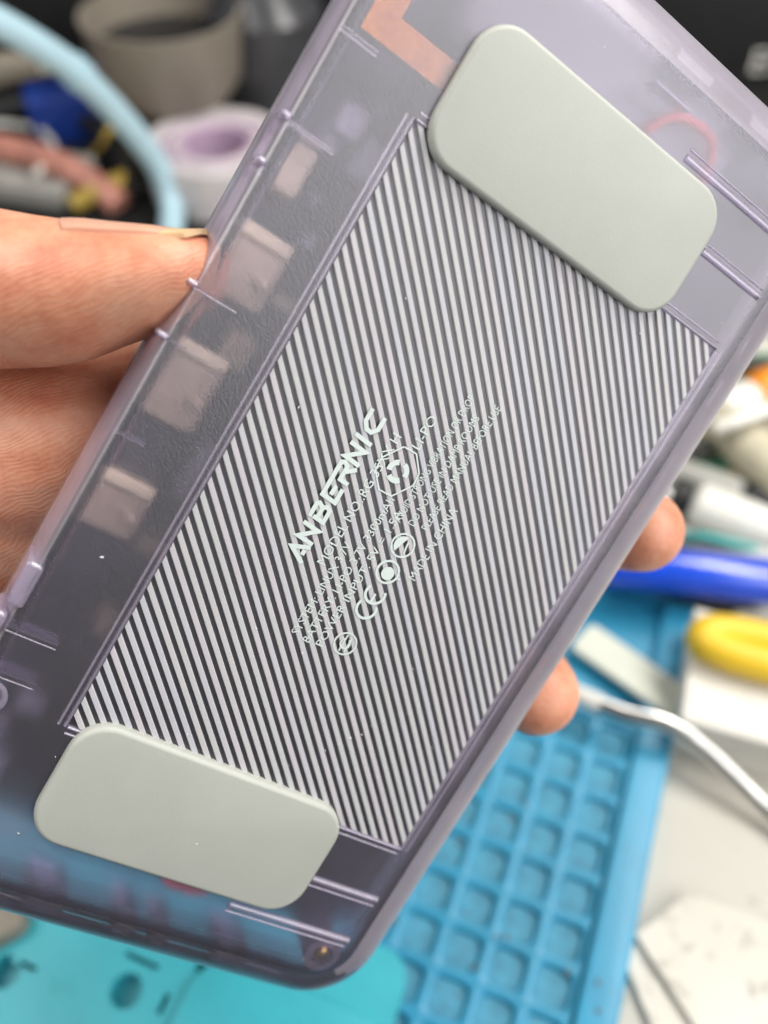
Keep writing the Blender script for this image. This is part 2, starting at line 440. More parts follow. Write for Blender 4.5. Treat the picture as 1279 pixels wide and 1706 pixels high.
connector(15.5, 28.7, 7.5, 7.2, 4.0); connector(1.2, 28.7, 8.6, 7.4, 3.8); connector(-13.6, 28.7, 6.4, 7.2, 4.0)
m = MB(); m.rslab(26.6, 29.2, 5.2, 2.6, .5, -9, -5, .4); m.build('slide_switch', plain('switch_cream', (.78, .66, .40), .4), con)
m = MB()
m.v = []; 
def strip(path, wd, z, th):
    P = [Vector((*p, 0)) for p in path]; L, R_ = [], []
    for i, p in enumerate(P):
        d0 = (p - P[i - 1]).normalized() if i else None; d1 = (P[i + 1] - p).normalized() if i < len(P) - 1 else None
        n0 = Vector((-d0.y, d0.x, 0)) if d0 else None; n1 = Vector((-d1.y, d1.x, 0)) if d1 else None
        n = (n0 + n1).normalized() if n0 and n1 else (n0 or n1); kk = wd / 2 / (n.dot(n0 or n1))
        L.append(p + n * kk); R_.append(p - n * kk)
    mb = MB(); rings = [[(a.x, a.y, z), (a.x, a.y, z + th), (b.x, b.y, z + th), (b.x, b.y, z)] for a, b in zip(L, R_)]
    mb.loft(rings); return mb
strip([(58, 24.5), (46.5, 29.6), (42.0, 29.6), (42.0, 19)], 3.0, -1.35, .1).build('flex_cable', M['flex'], con, smooth=0)
m = MB(); m.rslab(42, 19.5, 4, 2.4, .4, -3.2, -1.9, .2); m.build('flex_socket', plain('socket_maroon', (.12, .03, .05), .4), con)
for pts in ([(52, -2, -4), (55, -4, -3.4), (55.5, -9, -3.2), (51.5, -11.5, -4), (48, -12, -6)], [(-50, 2, -5), (-53.0, 1.5, -4.2), (-53.6, -1, -4), (-53, -4.5, -4.2), (-50, -6, -6)]):
    m = MB(); m.tube(smooth_path(pts), .55, 10); m.build('red_wire', M['redwire'], con)
m = MB(); m.rslab(2.3, -4.2, 114.6, 48.6, 7, -9, -5.4, .8, n=8); m.build('dark_blocker', plain('navy_blocker', (.014, .017, .034), .5, var=.4, vscale=90), con)  # added dark plate, blocks the view of the brightly lit inner rim
m = MB(); m.rslab(53, 4, 11, 36, 3, -9, -4.6, .5); m.build('speaker', M['speaker'], con)
m = MB(); m.box((55.2, -3.8, -3.4), (55.45, 1.4, -1.6)); m.build('inner_wall', M['edge'], con, smooth=0)
# moulded walls inside the back and snap clips along its rim
for x, y0, y1 in ((39.2, 33.0, 28.4), (29.2, 33.2, 27.4), (10.9, 33.6, 28.0), (5.2, 33.6, 30.5), (-5.5, 33.4, 29.5), (-28.8, 33.4, 27.2), (-33.8, 33.4, 27.2)):
    m = MB(); m.box((x - .12, y1, -3.2), (x + .12, y0, -1.3)); m.build('inner_wall', M['edge'], con, smooth=0)
for x, y0, y1 in ((39.2, 33.0, 28.6), (29.2, 33.2, 27.8), (10.9, 33.0, 28.2), (-28.8, 32.8, 27.4), (-33.8, 32.8, 27.4)):
    bead('mould_line', (x, y0), (x, y1), .13, -.05, .05, M['edge'])
def clip(x, y, wx, wy, z0=-7.5, z1=-2.0):
    m = MB(); m.rslab(x, y, wx, wy, .5, z0, z1, .5, n=4); m.build('snap_clip', M['edge'], con)
clip(11.2, 33.3, .9, 1.7, -3.0, .1); clip(5.4, 33.3, .7, 1.5, -3.0, .08); clip(29.5, 33.2, .8, 1.4, -3.0, .08); clip(24.6, 33.2, .9, 1.4, -3.0, .08); clip(-23.6, 33.2, 5.2, 1.9, -5.0, .15); clip(-28.2, 33.9, 2.2, 1.4, -5.0, .1)
m = MB(); m.lathe([(1.9, -.1), (1.9, .14), (1.5, .22), (1.2, .05), (1.2, -.1)], 24, (-36.2, 31.0, 0)); m.build('boss_ring', M['edge'], con)
for x, wx in ((29.5, 2.2), (24.5, 2.2)): clip(x, 33.0, wx, 1.3, -7.6, -3.0)
for y, wy in ((13.5, 5), (3.2, 3.0), (-1.5, 2.4), (-11.5, 5)): clip(-60.3, y, 2.0, wy, -7.6, -3.2)
for y, wy in ((-2.5, 6), (-14, 5)): clip(59.6, y, 2.0, wy, -7.6, -3.0)
for x in (33, 20, -4, -18, -30): clip(x, -28.6, 4.5, 1.4, -7.6, -4.2)
for x, y in ((-54.6, -21.8), (54.6, -21.8), (-40.5, 31.0)):
    m = MB(); m.lathe([(2.4, -7.6), (2.4, -1.4), (1.5, -1.2), (1.5, -5)], 24, (x, y, 0)); b_ = m.build('screw_boss', M['edge'], con)
m = MB(); m.lathe([(.3, -2.6), (1.15, -2.5), (1.05, -1.7), (.5, -1.4)], 20, (-54.6, -21.8, 0)); m.build('screw', M['brass'], con)

# printed lettering on the ribs
def put_text(s, x0, x1, y, h):
    me = text_mesh(s, h, x1 - x0); me.materials.append(M['ink'])
    o = bpy.data.objects.new('printed_text', me); C.objects.link(o); o.parent = con; o.location = (x0 * S, y * S, .05 * S)
for s, x0, x1, y, h in (('MODEL NO.:RG 35XX H', -8.0, 8.6, 6.25, 1.15), ('SYSTEM: LINUX 3.7V', -16.5, -4.5, 4.75, 1.0),
        ('BATTERY: LI-PO 3.7V 3300mAh', -16.8, 2.2, 3.1, 1.0), ('POWER INPUT: 5V = 1.5A', -16.6, 1.4, 1.45, 1.0),
        ('LI-PO', 8.3, 12.3, 3.7, 1.15), ('AVOID STRONG VIBRATION OR DROP', .2, 16.4, 1.1, .95), ('DO NOT USE IN DAMP ROOMS', .6, 14.8, -.6, .95),
        ('PLEASE READ MANUAL BEFORE USE', .9, 17.0, -2.3, .95), ('MADE IN CHINA', -4.9, 4.6, -4.3, 1.1)):
    put_text(s, x0, x1, y, h)
def stroke(m, path, wd, z):
    q = strip(path, wd, z, .02); m.add(q.v, q.f)
LOGO = [  # zig-zag capitals, each on a 2.1 x 2.2 field
    (0.0, [[(0, 0), (.95, 1.95), (1.9, 0)], [(.75, .45), (1.35, .45)]]),
    (2.25, [[(0, 0), (0, 1.95), (1.5, .22), (1.5, 2.2)]]),
    (4.55, [[(0, 1.95), (1.55, 1.95), (1.75, 1.7), (1.5, 1.12), (.5, 1.12)], [(1.5, 1.12), (1.85, .7), (1.6, .25), (.25, .25), (.25, 1.6)]]),
    (6.95, [[(6.0 - 1.7, 1.95), (.25, 1.95), (.25, .25), (1.85, .25)], [(.7, 1.1), (1.75, 1.1)]]),
    (9.3, [[(1.7, 1.95), (1.95, 1.6), (1.7, 1.1), (.2, 1.1), (.2, 0)], [(1.05, 1.1), (2.0, 0)]]),
    (11.75, [[(0, 0), (0, 1.95), (1.5, .22), (1.5, 2.2)]]),
    (14.0, [[(.2, 0), (.2, 2.2)]]),
    (15.0, [[(2.3, 1.95), (.9, 1.95), (.25, 1.4), (.25, .8), (.9, .25), (2.3, .25)]])]
m = MB(); zz = .05
for x0, ps in LOGO:
    for p in ps:
        zz += .004
        stroke(m, [(-8.9 + (x0 + a + b * .12) * 1.06, 8.8 + b * 1.03) for a, b in p], .5, zz)
m.build('printed_logo', M['ink'], con, smooth=0)
def arc(cx, cy, r, a0, a1, n=18): return [(cx + r * math.cos(math.radians(a0 + (a1 - a0) * k / n)), cy + r * math.sin(math.radians(a0 + (a1 - a0) * k / n))) for k in range(n + 1)]
m = MB()
stroke(m, arc(-15.1, -.8, 1.35, 0, 359), .2, .05); stroke(m, [(-16.2, -.55), (-14.0, -.55)], .18, .056); stroke(m, [(-16.0, -1.2), (-14.2, -1.2)], .18, .056)
stroke(m, arc(-15.1, -.8, .6, 20, 340, 10), .18, .06)
stroke(m, arc(-10.3, -.8, 1.2, 60, 300), .32, .05); stroke(m, arc(-8.4 + .1, -.8, 1.2, 60, 300), .32, .054); stroke(m, [(-9.4, -.8), (-8.3, -.8)], .3, .058)
stroke(m, arc(-5.4, -.7, 1.35, 0, 359), .26, .05); m.add([(-5.4 + x, -.7 + y, .055) for x, y in circle(-.15, -.1, .8, 16)], [tuple(range(16))])
stroke(m, arc(-1.9, -.6, 1.4, 0, 359), .22, .05); m.add([(-1.9 + x, -.6 + y, .055) for x, y in arc(0, 0, 1.1, -10, 150, 12)], [tuple(range(13))]); stroke(m, [(-2.7, -1.2), (-1.3, -1.0)], .2, .06)
# rounded hexagon with recycling arrows
hx, hy = 5.1, 4.6
stroke(m, [(hx + 2.9 * math.cos(math.radians(a)), hy + 2.5 * math.sin(math.radians(a))) for a in (20, 80, 110, 160, 200, 260, 290, 340)] + [(hx + 2.9 * math.cos(math.radians(20)), hy + 2.5 * math.sin(math.radians(20)) - .05)], .17, .05)
for a in (20, 140, 260): stroke(m, arc(hx, hy, 1.05, a, a + 85, 8), .62, .055)
m.build('printed_symbols', M['ink'], con, smooth=0)

# dust specks and lint on the back, plus a row of painted glints
random.seed(21); m = MB()
spots = [(-33.5 + 1.15 * k + random.uniform(-.2, .2), -1.0 - .95 * k + random.uniform(-.3, .3)) for k in range(14)] + [(33.2, 2.0), (-26.4, -18.6), (8.0, 15.5)]  # the leading row is glints crossing the ribs, made as pale specks
spots += [(random.uniform(-58, 58), random.uniform(-24, 32)) for k in range(38)]
for x, y in spots:
    z = 1.15 if (abs(abs(x) - 41.7) < 7 and -12.5 < y < 20.5) else .02
    r = random.choice((.04, .05, .06, .08, .12)); a_ = random.uniform(0, 6.28); e_ = random.uniform(1, 2.2)
    m.loft([[(x + math.cos(a_) * u * r * e_ * f_ - math.sin(a_) * v_ * r * f_, y + math.sin(a_) * u * r * e_ * f_ + math.cos(a_) * v_ * r * f_, z + h_ * r) for u, v_ in ((1, 0), (.4, .9), (-.6, .7), (-1, -.1), (-.3, -.9), (.6, -.6))] for f_, h_ in ((1, 0), (.9, .5), (.3, .8))])
o = m.build('dust_and_glints', plain('dust_glint_white', (.72, .72, .70), .8), con); o['kind'] = 'stuff'

# ------------------------------------------------------------------ the hand
def capsule(m, pts, rad, n=20, seg=6, squash=1.0):
    P = smooth_path(pts, seg); R_ = lerp_list(rad, len(P))
    t0 = (P[1] - P[0]).normalized(); t1 = (P[-1] - P[-2]).normalized(); a, b = [], []
    for k in range(1, 6):
        th = math.pi / 2 * k / 6
        a.append((P[0] - t0 * R_[0] * math.sin(th), R_[0] * math.cos(th))); b.append((P[-1] + t1 * R_[-1] * math.sin(th), R_[-1] * math.cos(th)))
    Q = list(reversed(a)) + list(zip(P, R_)) + b
    m.tube([q[0] for q in Q], [q[1] for q in Q], n, squash=squash)
m = MB(); cp = lambda *q: camp(*q)
# thumb: rings measured across its length (x, upper y, lower y, centre z, half depth)
TH = [(-78, -34, -11, 99, 10.5), (-66, -35, -12, 98, 10.5), (-56, -34.5, -13, 96, 10), (-47, -33, -14.2, 94.5, 9.4), (-40, -31.6, -14.9, 93.5, 9.0), (-35, -30.5, -15.0, 93, 8.8), (-31, -29.8, -15.6, 92.6, 8.6),
      (-27, -29.2, -17.2, 92.4, 8.2), (-23, -28.8, -18.6, 92.4, 7.7), (-19.6, -28.4, -20.2, 92.8, 6.8), (-17.2, -28.0, -21.6, 93.2, 5.0), (-16.0, -27.2, -23.4, 93.6, 2.6)]
rings = []
for x, y0, y1, z, hd in TH:
    yc, hy_ = (y0 + y1) / 2, (y1 - y0) / 2
    rings.append([cp(x, yc - hy_ * math.sin(a) * (1 - .04 * max(0, math.sin(a))), z + hd * math.cos(a)) for a in [2 * math.pi * k / 24 for k in range(24)]])
m.loft(rings)
# palm and four fingers behind the console
capsule(m, [cp(-80, -8, 118), cp(-55, -4, 116), cp(-36, 2, 121), cp(-26, 8, 128)], [17, 15.5, 14, 11])
capsule(m, [cp(-85, 20, 124), cp(-58, 18, 122), cp(-38, 22, 128)], [17, 16, 12])
capsule(m, [cp(-82, -12, 113), cp(-56, -8, 111), cp(-37, -8.0, 111), cp(-23, -12.5, 113)], [14, 13, 12.3, 10.5])
capsule(m, [cp(-40, 2, 124), cp(-12, -6, 140), cp(18, -2, 142), cp(33, 1.6, 135), cp(36.3, 2.6, 127)], [9.5, 8.6, 7.6, 6.8, 6.0])
capsule(m, [cp(-42, 16, 126), cp(-16, 16, 144), cp(8, 21, 145), cp(20, 24.6, 137), cp(21.6, 25.6, 128)], [9.5, 8.6, 7.8, 6.8, 6.2])
capsule(m, [cp(-46, 28, 128), cp(-24, 32, 145), cp(-4, 38, 146), cp(4, 40, 140)], [9, 8.2, 7.4, 6.2])
capsule(m, [cp(-52, 38, 128), cp(-36, 46, 140), cp(-22, 52, 142), cp(-14, 55, 138)], [8, 7, 6.2, 5.4])
hand = m.build('hand', M['skin'])
bpy.context.view_layer.objects.active = hand
md = hand.modifiers.new('r', 'REMESH'); md.mode = 'VOXEL'; md.voxel_size = .0007; md.use_smooth_shade = True
md = hand.modifiers.new('s', 'SMOOTH'); md.factor = .5; md.iterations = 9
dg = bpy.context.evaluated_depsgraph_get(); dg.update()
me = bpy.data.meshes.new_from_object(hand.evaluated_get(dg)); hand.modifiers.clear(); hand.data = me
me.polygons.foreach_set('use_smooth', [True] * len(me.polygons))
tag(hand, 'bare hand holding the clear console, thumb on its shoulder edge and fingertips wrapped round behind', 'hand')
# thumbnail: a thin curved plate lying along the upper side of the thumb
def thumb_at(x):
    for p, q in zip(TH, TH[1:]):
        if p[0] <= x <= q[0]:
            t = (x - p[0]) / (q[0] - p[0]); return [u + (v - u) * t for u, v in zip(p, q)]
    return TH[-1]
nv = MB(); rings = []
NX = 15; NA = 12
for i in range(NX):
    t = i / (NX - 1); x = -32.0 + 14.2 * t; row, low = [], []
    _, y0, y1, z, hd = thumb_at(min(x, -20.4)); yc, hy_ = (y0 + y1) / 2, (y1 - y0) / 2
    lift = .28 * min(1, .25 + t * 6)
    for j in range(NA + 1):
        q = -1 + 2 * j / NA; a_ = math.pi / 2 + q * math.radians(52)
        xx = x - (1.5 * q ** 4 * t) + (1.3 * abs(q) ** 3 * (1 - t))
        yy = yc - hy_ * math.sin(a_) * (1 - .04 * math.sin(a_)); zz_ = z + hd * math.cos(a_)
        row.append(cp(xx, yy - lift * math.sin(a_), zz_ + lift * math.cos(a_))); low.append(cp(xx, yy + .25, zz_ * 1.0))
    rings.append(row + list(reversed(low)))
nv.loft(rings[:12], True, False, 0); nv.loft(rings[11:], False, True, 1)
nail = nv.build('thumbnail', [M['nail'], plain('nail_free_edge', (.72, .50, .29), .35, var=.05)], hand, smooth=60)

# ------------------------------------------------------------------ blue repair mat with pockets
MAT_RZ = math.atan2(-.36, .933)
rm = thing('silicone_repair_mat', 'blue silicone repair mat with square pockets lying under the console', 'repair mat', (57.2, 104.1, 0), MAT_RZ)
m = MB(); m.rslab(-55, -30, 139.0, 161.8, 2.0, 0, 2.4, .5, n=6); m.build('base', M['mat'], rm)
m = MB()   # one pocket, shared by all
rr = lambda s_, r, z: rrect(0, 0, s_, s_, r, 4, z)
sq = []
for p in rr(10, .02, 5.2): sq.append(p)
m.loft([sq, rr(8.5, 2.2, 5.2), rr(8.0, 2.1, 5.0), rr(7.7, 2.0, 4.6), rr(7.3, 1.9, 3.8)], False, False, 0)
m.add(rr(7.3, 1.9, 3.8), [tuple(range(20))], 1)
pk = m.build('pocket', [M['mat'], M['pocketfloor']], rm, smooth=40)
for i in range(9):
    for j in range(11):
        if i == 0 and j == 0: continue
        o = pk.copy(); C.objects.link(o); o.parent = rm; o.location = (-10 * i * S, -10 * j * S, 0)
        o.rotation_euler = (0, 0, random.choice((0, 1, 2, 3)) * math.pi / 2)
m = MB(); m.rslab(10.0, -30, 8.8, 161.0, 2.2, 2.3, 5.6, .9); m.build('border_strip', M['mat'], rm)
m = MB(); m.rslab(-42, 49.2, 95.4, 2.6, .8, 2.3, 4.6, .6); m.build('border_strip', M['mat'], rm)
m = MB(); m.rslab(-42, 7.0, 95.4, 2.6, .8, 2.3, 5.1, .6); m.build('divider', M['mat'], rm)

random.seed(8); m = MB()
for k in range(90):
    x, y = random.uniform(-40, 14), random.uniform(-72, 44); r = random.choice((.15, .2, .25, .4, .6)); z = 5.65 if x > 5.6 else (3.85 if y < 5 else 2.45)
    fx, fy = (x + 5) % 10 - 5, (y + 5) % 10 - 5
    if x < 5 and y < 5 and max(abs(fx), abs(fy)) > 3.2: z = 5.25
    m.loft([[(x + r * f_ * math.cos(q + k) * (1 + .4 * math.sin(3 * q + k)), y + r * f_ * math.sin(q + k), z + h_ * r) for q in [6.283 * i / 6 for i in range(6)]] for f_, h_ in ((1, 0), (.9, .4), (.3, .7))])
o = m.build('crumbs', plain('crumb_brown', (.16, .14, .13), .7, var=.6, vscale=300)); o.location = (57.2 * S, 104.1 * S, 0); o.rotation_euler = (0, 0, MAT_RZ)
tag(o, 'dark solder crumbs and dirt scattered over the blue mat', 'debris', kind='stuff')

# turquoise tray in front of the mat
ct, st = math.cos(MAT_RZ), math.sin(MAT_RZ)
def matloc(px, py, h):
    p = at(px, py, h) - Vector((57.2, 104.1, 0)); return (p.x * ct + p.y * st, -p.x * st + p.y * ct)
tr = thing('silicone_tray', 'turquoise silicone tray with round holes and raised characters, below the console', 'tray', (57.2, 104.1, 0), MAT_RZ)
cx, cy_ = matloc(690, 1598, 12)
outer = [(x, y) for x, y, z in rrect(cx - 70, cy_ - 40, 140, 80, 6, 8, 0)]
holes = []
for px, py, r in ((8, 1618, 3.3), (210, 1650, 3.4), (335, 1650, 1.75), (337, 1700, 1.7), (338, 1612, 1.6)):
    x, y = matloc(px, py, 12); holes.append(circle(x, y, r))
for px, py, a, b in ((272, 1672, 1.2, 4.0), (40, 1606, 6, 1.0), (236, 1600, 8, 1.0)):
    x, y = matloc(px, py, 12); holes.append([(x - a / 2, y - b / 2), (x + a / 2, y - b / 2), (x + a / 2, y + b / 2), (x - a / 2, y + b / 2)])
me = plate_with_holes(outer, holes, 5.7, 12, 7.0); me.materials.append(M['tray'])
o = bpy.data.objects.new('tray_plate', me); C.objects.link(o); o.parent = tr
x, y = matloc(600, 1720, 12); m = MB(); m.rslab(x - 14, y - 12, 44, 30, 9, 12.05, 13.2, .5, n=10); m.build('raised_pad', M['tray'], tr)
me = text_mesh('X5', 3.4); me.materials.append(plain('tray_mark', (.05, .44, .50), .5)); x, y = matloc(75, 1660, 12)
o = bpy.data.objects.new('raised_lettering', me); C.objects.link(o); o.parent = tr; o.location = (x * S, y * S, 12.15 * S); o.rotation_euler = (0, 0, -MAT_RZ)
p = at(12, 1540, 13); m = MB(); m.rslab(0, 0, 14, 10, 3, 0, 5, 1.2)
o = tag(m.build('cream_plastic_cap', M['cream']), 'small cream plastic cap lying on the turquoise tray, half under the console', 'cap'); o.location = Vector((p.x - 3, p.y, 12.1)) * S; o.rotation_euler = (0, 0, .5)

# spare rubber foot on the mat
p = (at(950, 1090, 4) + at(1110, 1190, 4) + at(1000, 1058, 4) + at(1135, 1165, 4)) / 4
m = MB(); m.rslab(0, 0, 32, 10.5, 2.2, 0, 1.6, .6)
o = tag(m.build('spare_rubber_foot', plain('pale_rubber', (.62, .64, .55), .55, var=.03)), 'loose pale grey rubber foot lying slanted on the blue mat beside a fingertip', 'rubber foot')
o.location = Vector((p.x, p.y, 5.7)) * S
q = at(1120, 1178, 4) - at(970, 1075, 4); o.rotation_euler = (0, math.radians(1), math.atan2(q.y, q.x))

# bent steel pry tool
pt = thing('pry_tool', 'bent steel pry tool with cream tip crossing the corner of the blue mat', 'pry tool', at(1100, 1210, 0))
b0 = at(1100, 1210, 0)
pth = [at(985, 1168, 14) - b0, at(1040, 1190, 14) - b0, at(1110, 1207, 14) - b0, at(1165, 1240, 12) - b0, at(1230, 1300, 8) - b0, at(1300, 1372, 4) - b0, at(1420, 1500, 2) - b0]
m = MB(); m.tube(smooth_path(pth), [2.3] * 18 + [2.1] * 19, 14, squash=.55); m.build('shaft', M['steel'], pt)
m = MB(); m.tube([at(930, 1140, 13) - b0, at(960, 1155, 13.5) - b0, at(1000, 1174, 14) - b0], [1.6, 2.4, 2.6], 12); m.build('tip', M['white'], pt)

# white box with the yellow grip on it
bx = thing('card_box', 'small white cardboard box under the yellow grip', 'box', at(1210, 1250, 0), 0)
b0 = at(1210, 1250, 0); H_ = 17
a = at(1137, 1197, H_); b = at(1300, 1243, H_); t = (b - a).normalized(); nrm = Vector((-t.y, t.x, 0)); L_ = 60; D_ = 34
quad = [a, a + t * L_, a + t * L_ + nrm * D_, a + nrm * D_]
m = MB(); m.loft([[(v.x - b0.x, v.y - b0.y, z) for v in quad] for z in (0.1, H_ - 1.2)]); m.build('carton', M['card'], bx, smooth=0, bevel=.4)
m = MB(); quad2 = [v + (v - sum(quad, Vector()) / 4) * .012 for v in quad]
m.loft([[(v.x - b0.x, v.y - b0.y, z) for v in quad2] for z in (H_ - 4.5, H_)]); m.build('lid', M['card'], bx, smooth=0, bevel=.5)
gr = thing('yellow_grip', 'yellow rubber tool grip lying on the white cardboard box', 'tool grip', at(1240, 1080, 17))
b0 = at(1240, 1080, H_)
m = MB(); pts = [at(1330, 1120, H_ + 5) - b0, at(1240, 1098, H_ + 5) - b0, at(1188, 1078, H_ + 5) - b0, at(1172, 1062, H_ + 5) - b0, at(1195, 1052, H_ + 5) - b0, at(1260, 1062, H_ + 5) - b0, at(1330, 1082, H_ + 5) - b0]
m.tube(smooth_path(pts), 4.6, 18); m.build('loop', M['yellow'], gr)
m = MB(); m.tube(smooth_path([at(1200, 1066, H_ + 4) - b0, at(1260, 1082, H_ + 4) - b0, at(1330, 1102, H_ + 4) - b0]), [2.2] * 17, 10); m.build('web', plain('yellow_dark', (.62, .38, .02), .5), gr)

# blue handle
def rod(name, label, cat, a, b, r, mat, caps=None, n=20, prof=None, group=None):
    """round handle lying from a to b, parts given along it: (name, t0, t1, radius factor, material)"""
    a, b = Vector(a), Vector(b); d = (b - a); L = d.length; d.normalize()
    o = thing(name, label, cat, a, 0, group); o.rotation_euler = d.to_track_quat('Z', 'Y').to_euler()
    for nm, t0, t1, k, mt in (caps or [('body', 0, 1, 1, mat)]):
        m = MB(); z0, z1 = t0 * L, t1 * L; e = min(r * k * .35, (z1 - z0) * .3)
        m.lathe([(r * k * .7, z0), (r * k * .93, z0 + e * .35), (r * k, z0 + e), (r * k, z1 - e), (r * k * .93, z1 - e * .35), (r * k * .7, z1)], n); m.build(nm, mt, o, smooth=45)
    return o
rod('screwdriver', 'glossy blue screwdriver handle lying behind the mat, next to a fingertip', 'screwdriver', at(985, 938, 16), at(1420, 985, 16), 6.6, M['blue'],
    [('handle', 0, .8, 1, M['blue']), ('end_cap', .8, 1, .9, M['white'])], n=8)
rod('glue_tube', 'thick white capped glue tube lying above the blue screwdriver', 'glue tube', at(1118, 822, 8), at(1400, 935, 8), 7.2, M['white'],
    [('cap', 0, .13, .82, M['black']), ('tube_body', .135, 1, 1, M['white'])])
rod('grey_marker', 'slim grey pen lying between glue tube and blue screwdriver', 'pen', at(1095, 893, 5), at(1400, 960, 5), 4.4, M['grey'],
    [('barrel', 0, .7, 1, plain('pen_grey', (.42, .43, .42), .4)), ('pen_cap', .7, 1, 1.1, M['darkgrey'])])
rod('beige_handle', 'fat beige tool handle lying slanted in the clutter at the edge of the green boards', 'tool handle', at(1165, 668, 10), at(1360, 850, 10), 8.0, M['beige'],
    [('ferrule', 0, .12, .7, M['steel']), ('grip', .12, 1, 1, M['beige'])])
rod('grey_file', 'dark grey flat file lying under the beige handle', 'file', at(1090, 770, 4), at(1300, 850, 4), 6.0, M['grey'],
    [('blade', 0, .7, .8, M['grey']), ('file_handle', .7, 1, 1, M['black'])])
rod('steel_scraper', 'thin steel rod lying beside the console edge above the fingertip', 'scraper', at(1085, 812, 3), at(1190, 858, 3), 4.0, M['steel'])
rod('orange_capped_tube', 'orange capped white bottle lying behind the green boards', 'bottle', at(1195, 692, 12), at(1330, 630, 14), 8.0, M['orange'],
    [('bottle_body', 0, .42, .95, M['white']), ('orange_cap', .42, 1, 1, M['orange'])])
def board(name, label, corners, h, mat, chips=8, seed=1):
    c = [at(px, py, h) for px, py in corners]; b0 = sum(c, Vector()) / 4
    o = thing(name, label, 'circuit board', (b0.x, b0.y, h - 1.2))
    m = MB(); m.loft([[(v.x - b0.x, v.y - b0.y, z) for v in c] for z in (0, 1.6)]); m.build('board', mat, o, smooth=0)
    random.seed(seed)
    for k in range(chips):
        u, v = random.uniform(.1, .9), random.uniform(.1, .9)
        p = (c[0] * (1 - u) + c[1] * u) * (1 - v) + (c[3] * (1 - u) + c[2] * u) * v - b0; s_ = random.uniform(1, 3.5)
        m = MB(); m.box((p.x - s_, p.y - s_ * .7, 1.61), (p.x + s_, p.y + s_ * .7, 1.6 + s_ * .5)); m.build('component', random.choice([M['black'], M['tin'], M['white']]), o, smooth=0)
board('green_board', 'green circuit board between the beige handle and the glue tube', [(1110, 720), (1300, 720), (1330, 860), (1120, 860)], 2, M['green'], 9, 3)
board('green_circuit_board', 'green circuit board behind the orange capped bottle', [(1150, 590), (1400, 590), (1400, 690), (1150, 690)], 3, M['green'], 8, 5)
m = MB(); m.rslab(0, 0, 90, 50, 6, 0, 26, 3); p = at(1330, 545, 0)
o = tag(m.build('cream_pot', M['cream']), 'cream plastic box behind the green board at the console corner', 'box'); o.location = Vector((p.x + 6, p.y + 20, 0.1)) * S
m = MB(); m.rslab(0, 0, 30, 16, 2, 0, 9, 1.5); p = at(1195, 1000, 0)
o = tag(m.build('black_clip', M['black']), 'small black plastic clip between the blue screwdriver and the yellow grip', 'clip'); o.location = Vector((p.x, p.y, .1)) * S; o.rotation_euler = (0, 0, -.2)
rod('white_stylus', 'white stick lying behind the yellow grip', 'stick', at(1215, 1000, 6), at(1400, 1040, 6), 4, M['white'])

def wire(name, label, cat, pts, r, mat):
    p0 = at(*pts[0]); m = MB(); m.tube(smooth_path([at(*p) - p0 for p in pts]), r, 12); o = m.build(name, mat); o.location = p0 * S; return tag(o, label, cat)
wire('black_cable', 'black cable winding over the green board beside the beige handle', 'cable', [(1105, 742, 6), (1150, 752, 8), (1200, 742, 7), (1250, 765, 7), (1330, 752, 6)], 2.4, M['black'])
wire('brown_cable', 'thin brown cable between the orange capped bottle and the cream box', 'cable', [(1190, 625, 6), (1235, 606, 9), (1275, 612, 8), (1340, 600, 6)], 2.6, plain('brown_rubber', (.06, .04, .03), .5))
wire('cotton_swab', 'white cotton swab lying across the beige handle', 'swab', [(1190, 712, 20), (1230, 700, 22), (1300, 676, 22)], 2.0, M['white'])
wire('teal_wire', 'teal wire at the foot of the glue tube', 'wire', [(1110, 905, 3), (1160, 893, 12), (1215, 905, 10), (1300, 928, 6)], 1.6, plain('teal', (.05, .32, .30), .5))
# soiled papers at the lower right
def sheet(name, label, pts, h, th, curl):
    c = [at(px, py, h) for px, py in pts]; b0 = sum(c, Vector()) / len(c); m = MB(); n = 14; g_ = []
    for i in range(n + 1):
        for j in range(n + 1):
            u, v = i / n, j / n
            p = (c[0] * (1 - u) + c[1] * u) * (1 - v) + (c[3] * (1 - u) + c[2] * u) * v - b0
            z = curl * ((1 - u) ** 3 * (1 - v * .4)) + .8 * math.sin(u * 7 + v * 3) * curl / 8
            g_.append((p.x, p.y, z + th))
    k = (n + 1) ** 2; vs = g_ + [(x, y, z - th) for x, y, z in g_]; fs = []
    for i in range(n):
        for j in range(n):
            a_ = i * (n + 1) + j; fs.append((a_, a_ + 1, a_ + n + 2, a_ + n + 1)); fs.append((k + a_, k + a_ + n + 1, k + a_ + n + 2, k + a_ + 1))
    bd = [(i * (n + 1), (i + 1) * (n + 1)) for i in range(n)] + [((i + 1) * (n + 1) + n, i * (n + 1) + n) for i in range(n)] + [(j + 1, j) for j in range(n)] + [(n * (n + 1) + j, n * (n + 1) + j + 1) for j in range(n)]
    fs += [(a_, b_, k + b_, k + a_) for a_, b_ in bd]
    m.add(vs, fs); o = m.build(name, M['paper'], None, smooth=60); o.location = Vector((b0.x, b0.y, h)) * S
    return tag(o, label, 'cleaning pad')
sheet('cleaning_pad', 'soiled white cleaning pad beside the blue mat, upper one of two', [(1056, 1560), (1146, 1490), (1500, 1620), (1230, 1830)], 1.95, 1.4, .35)
sheet('cleaning_pad', 'soiled white cleaning pad mostly covered by the other pad', [(1028, 1580), (1110, 1520), (1440, 1700), (1150, 1880)], .05, 1.8, .1)

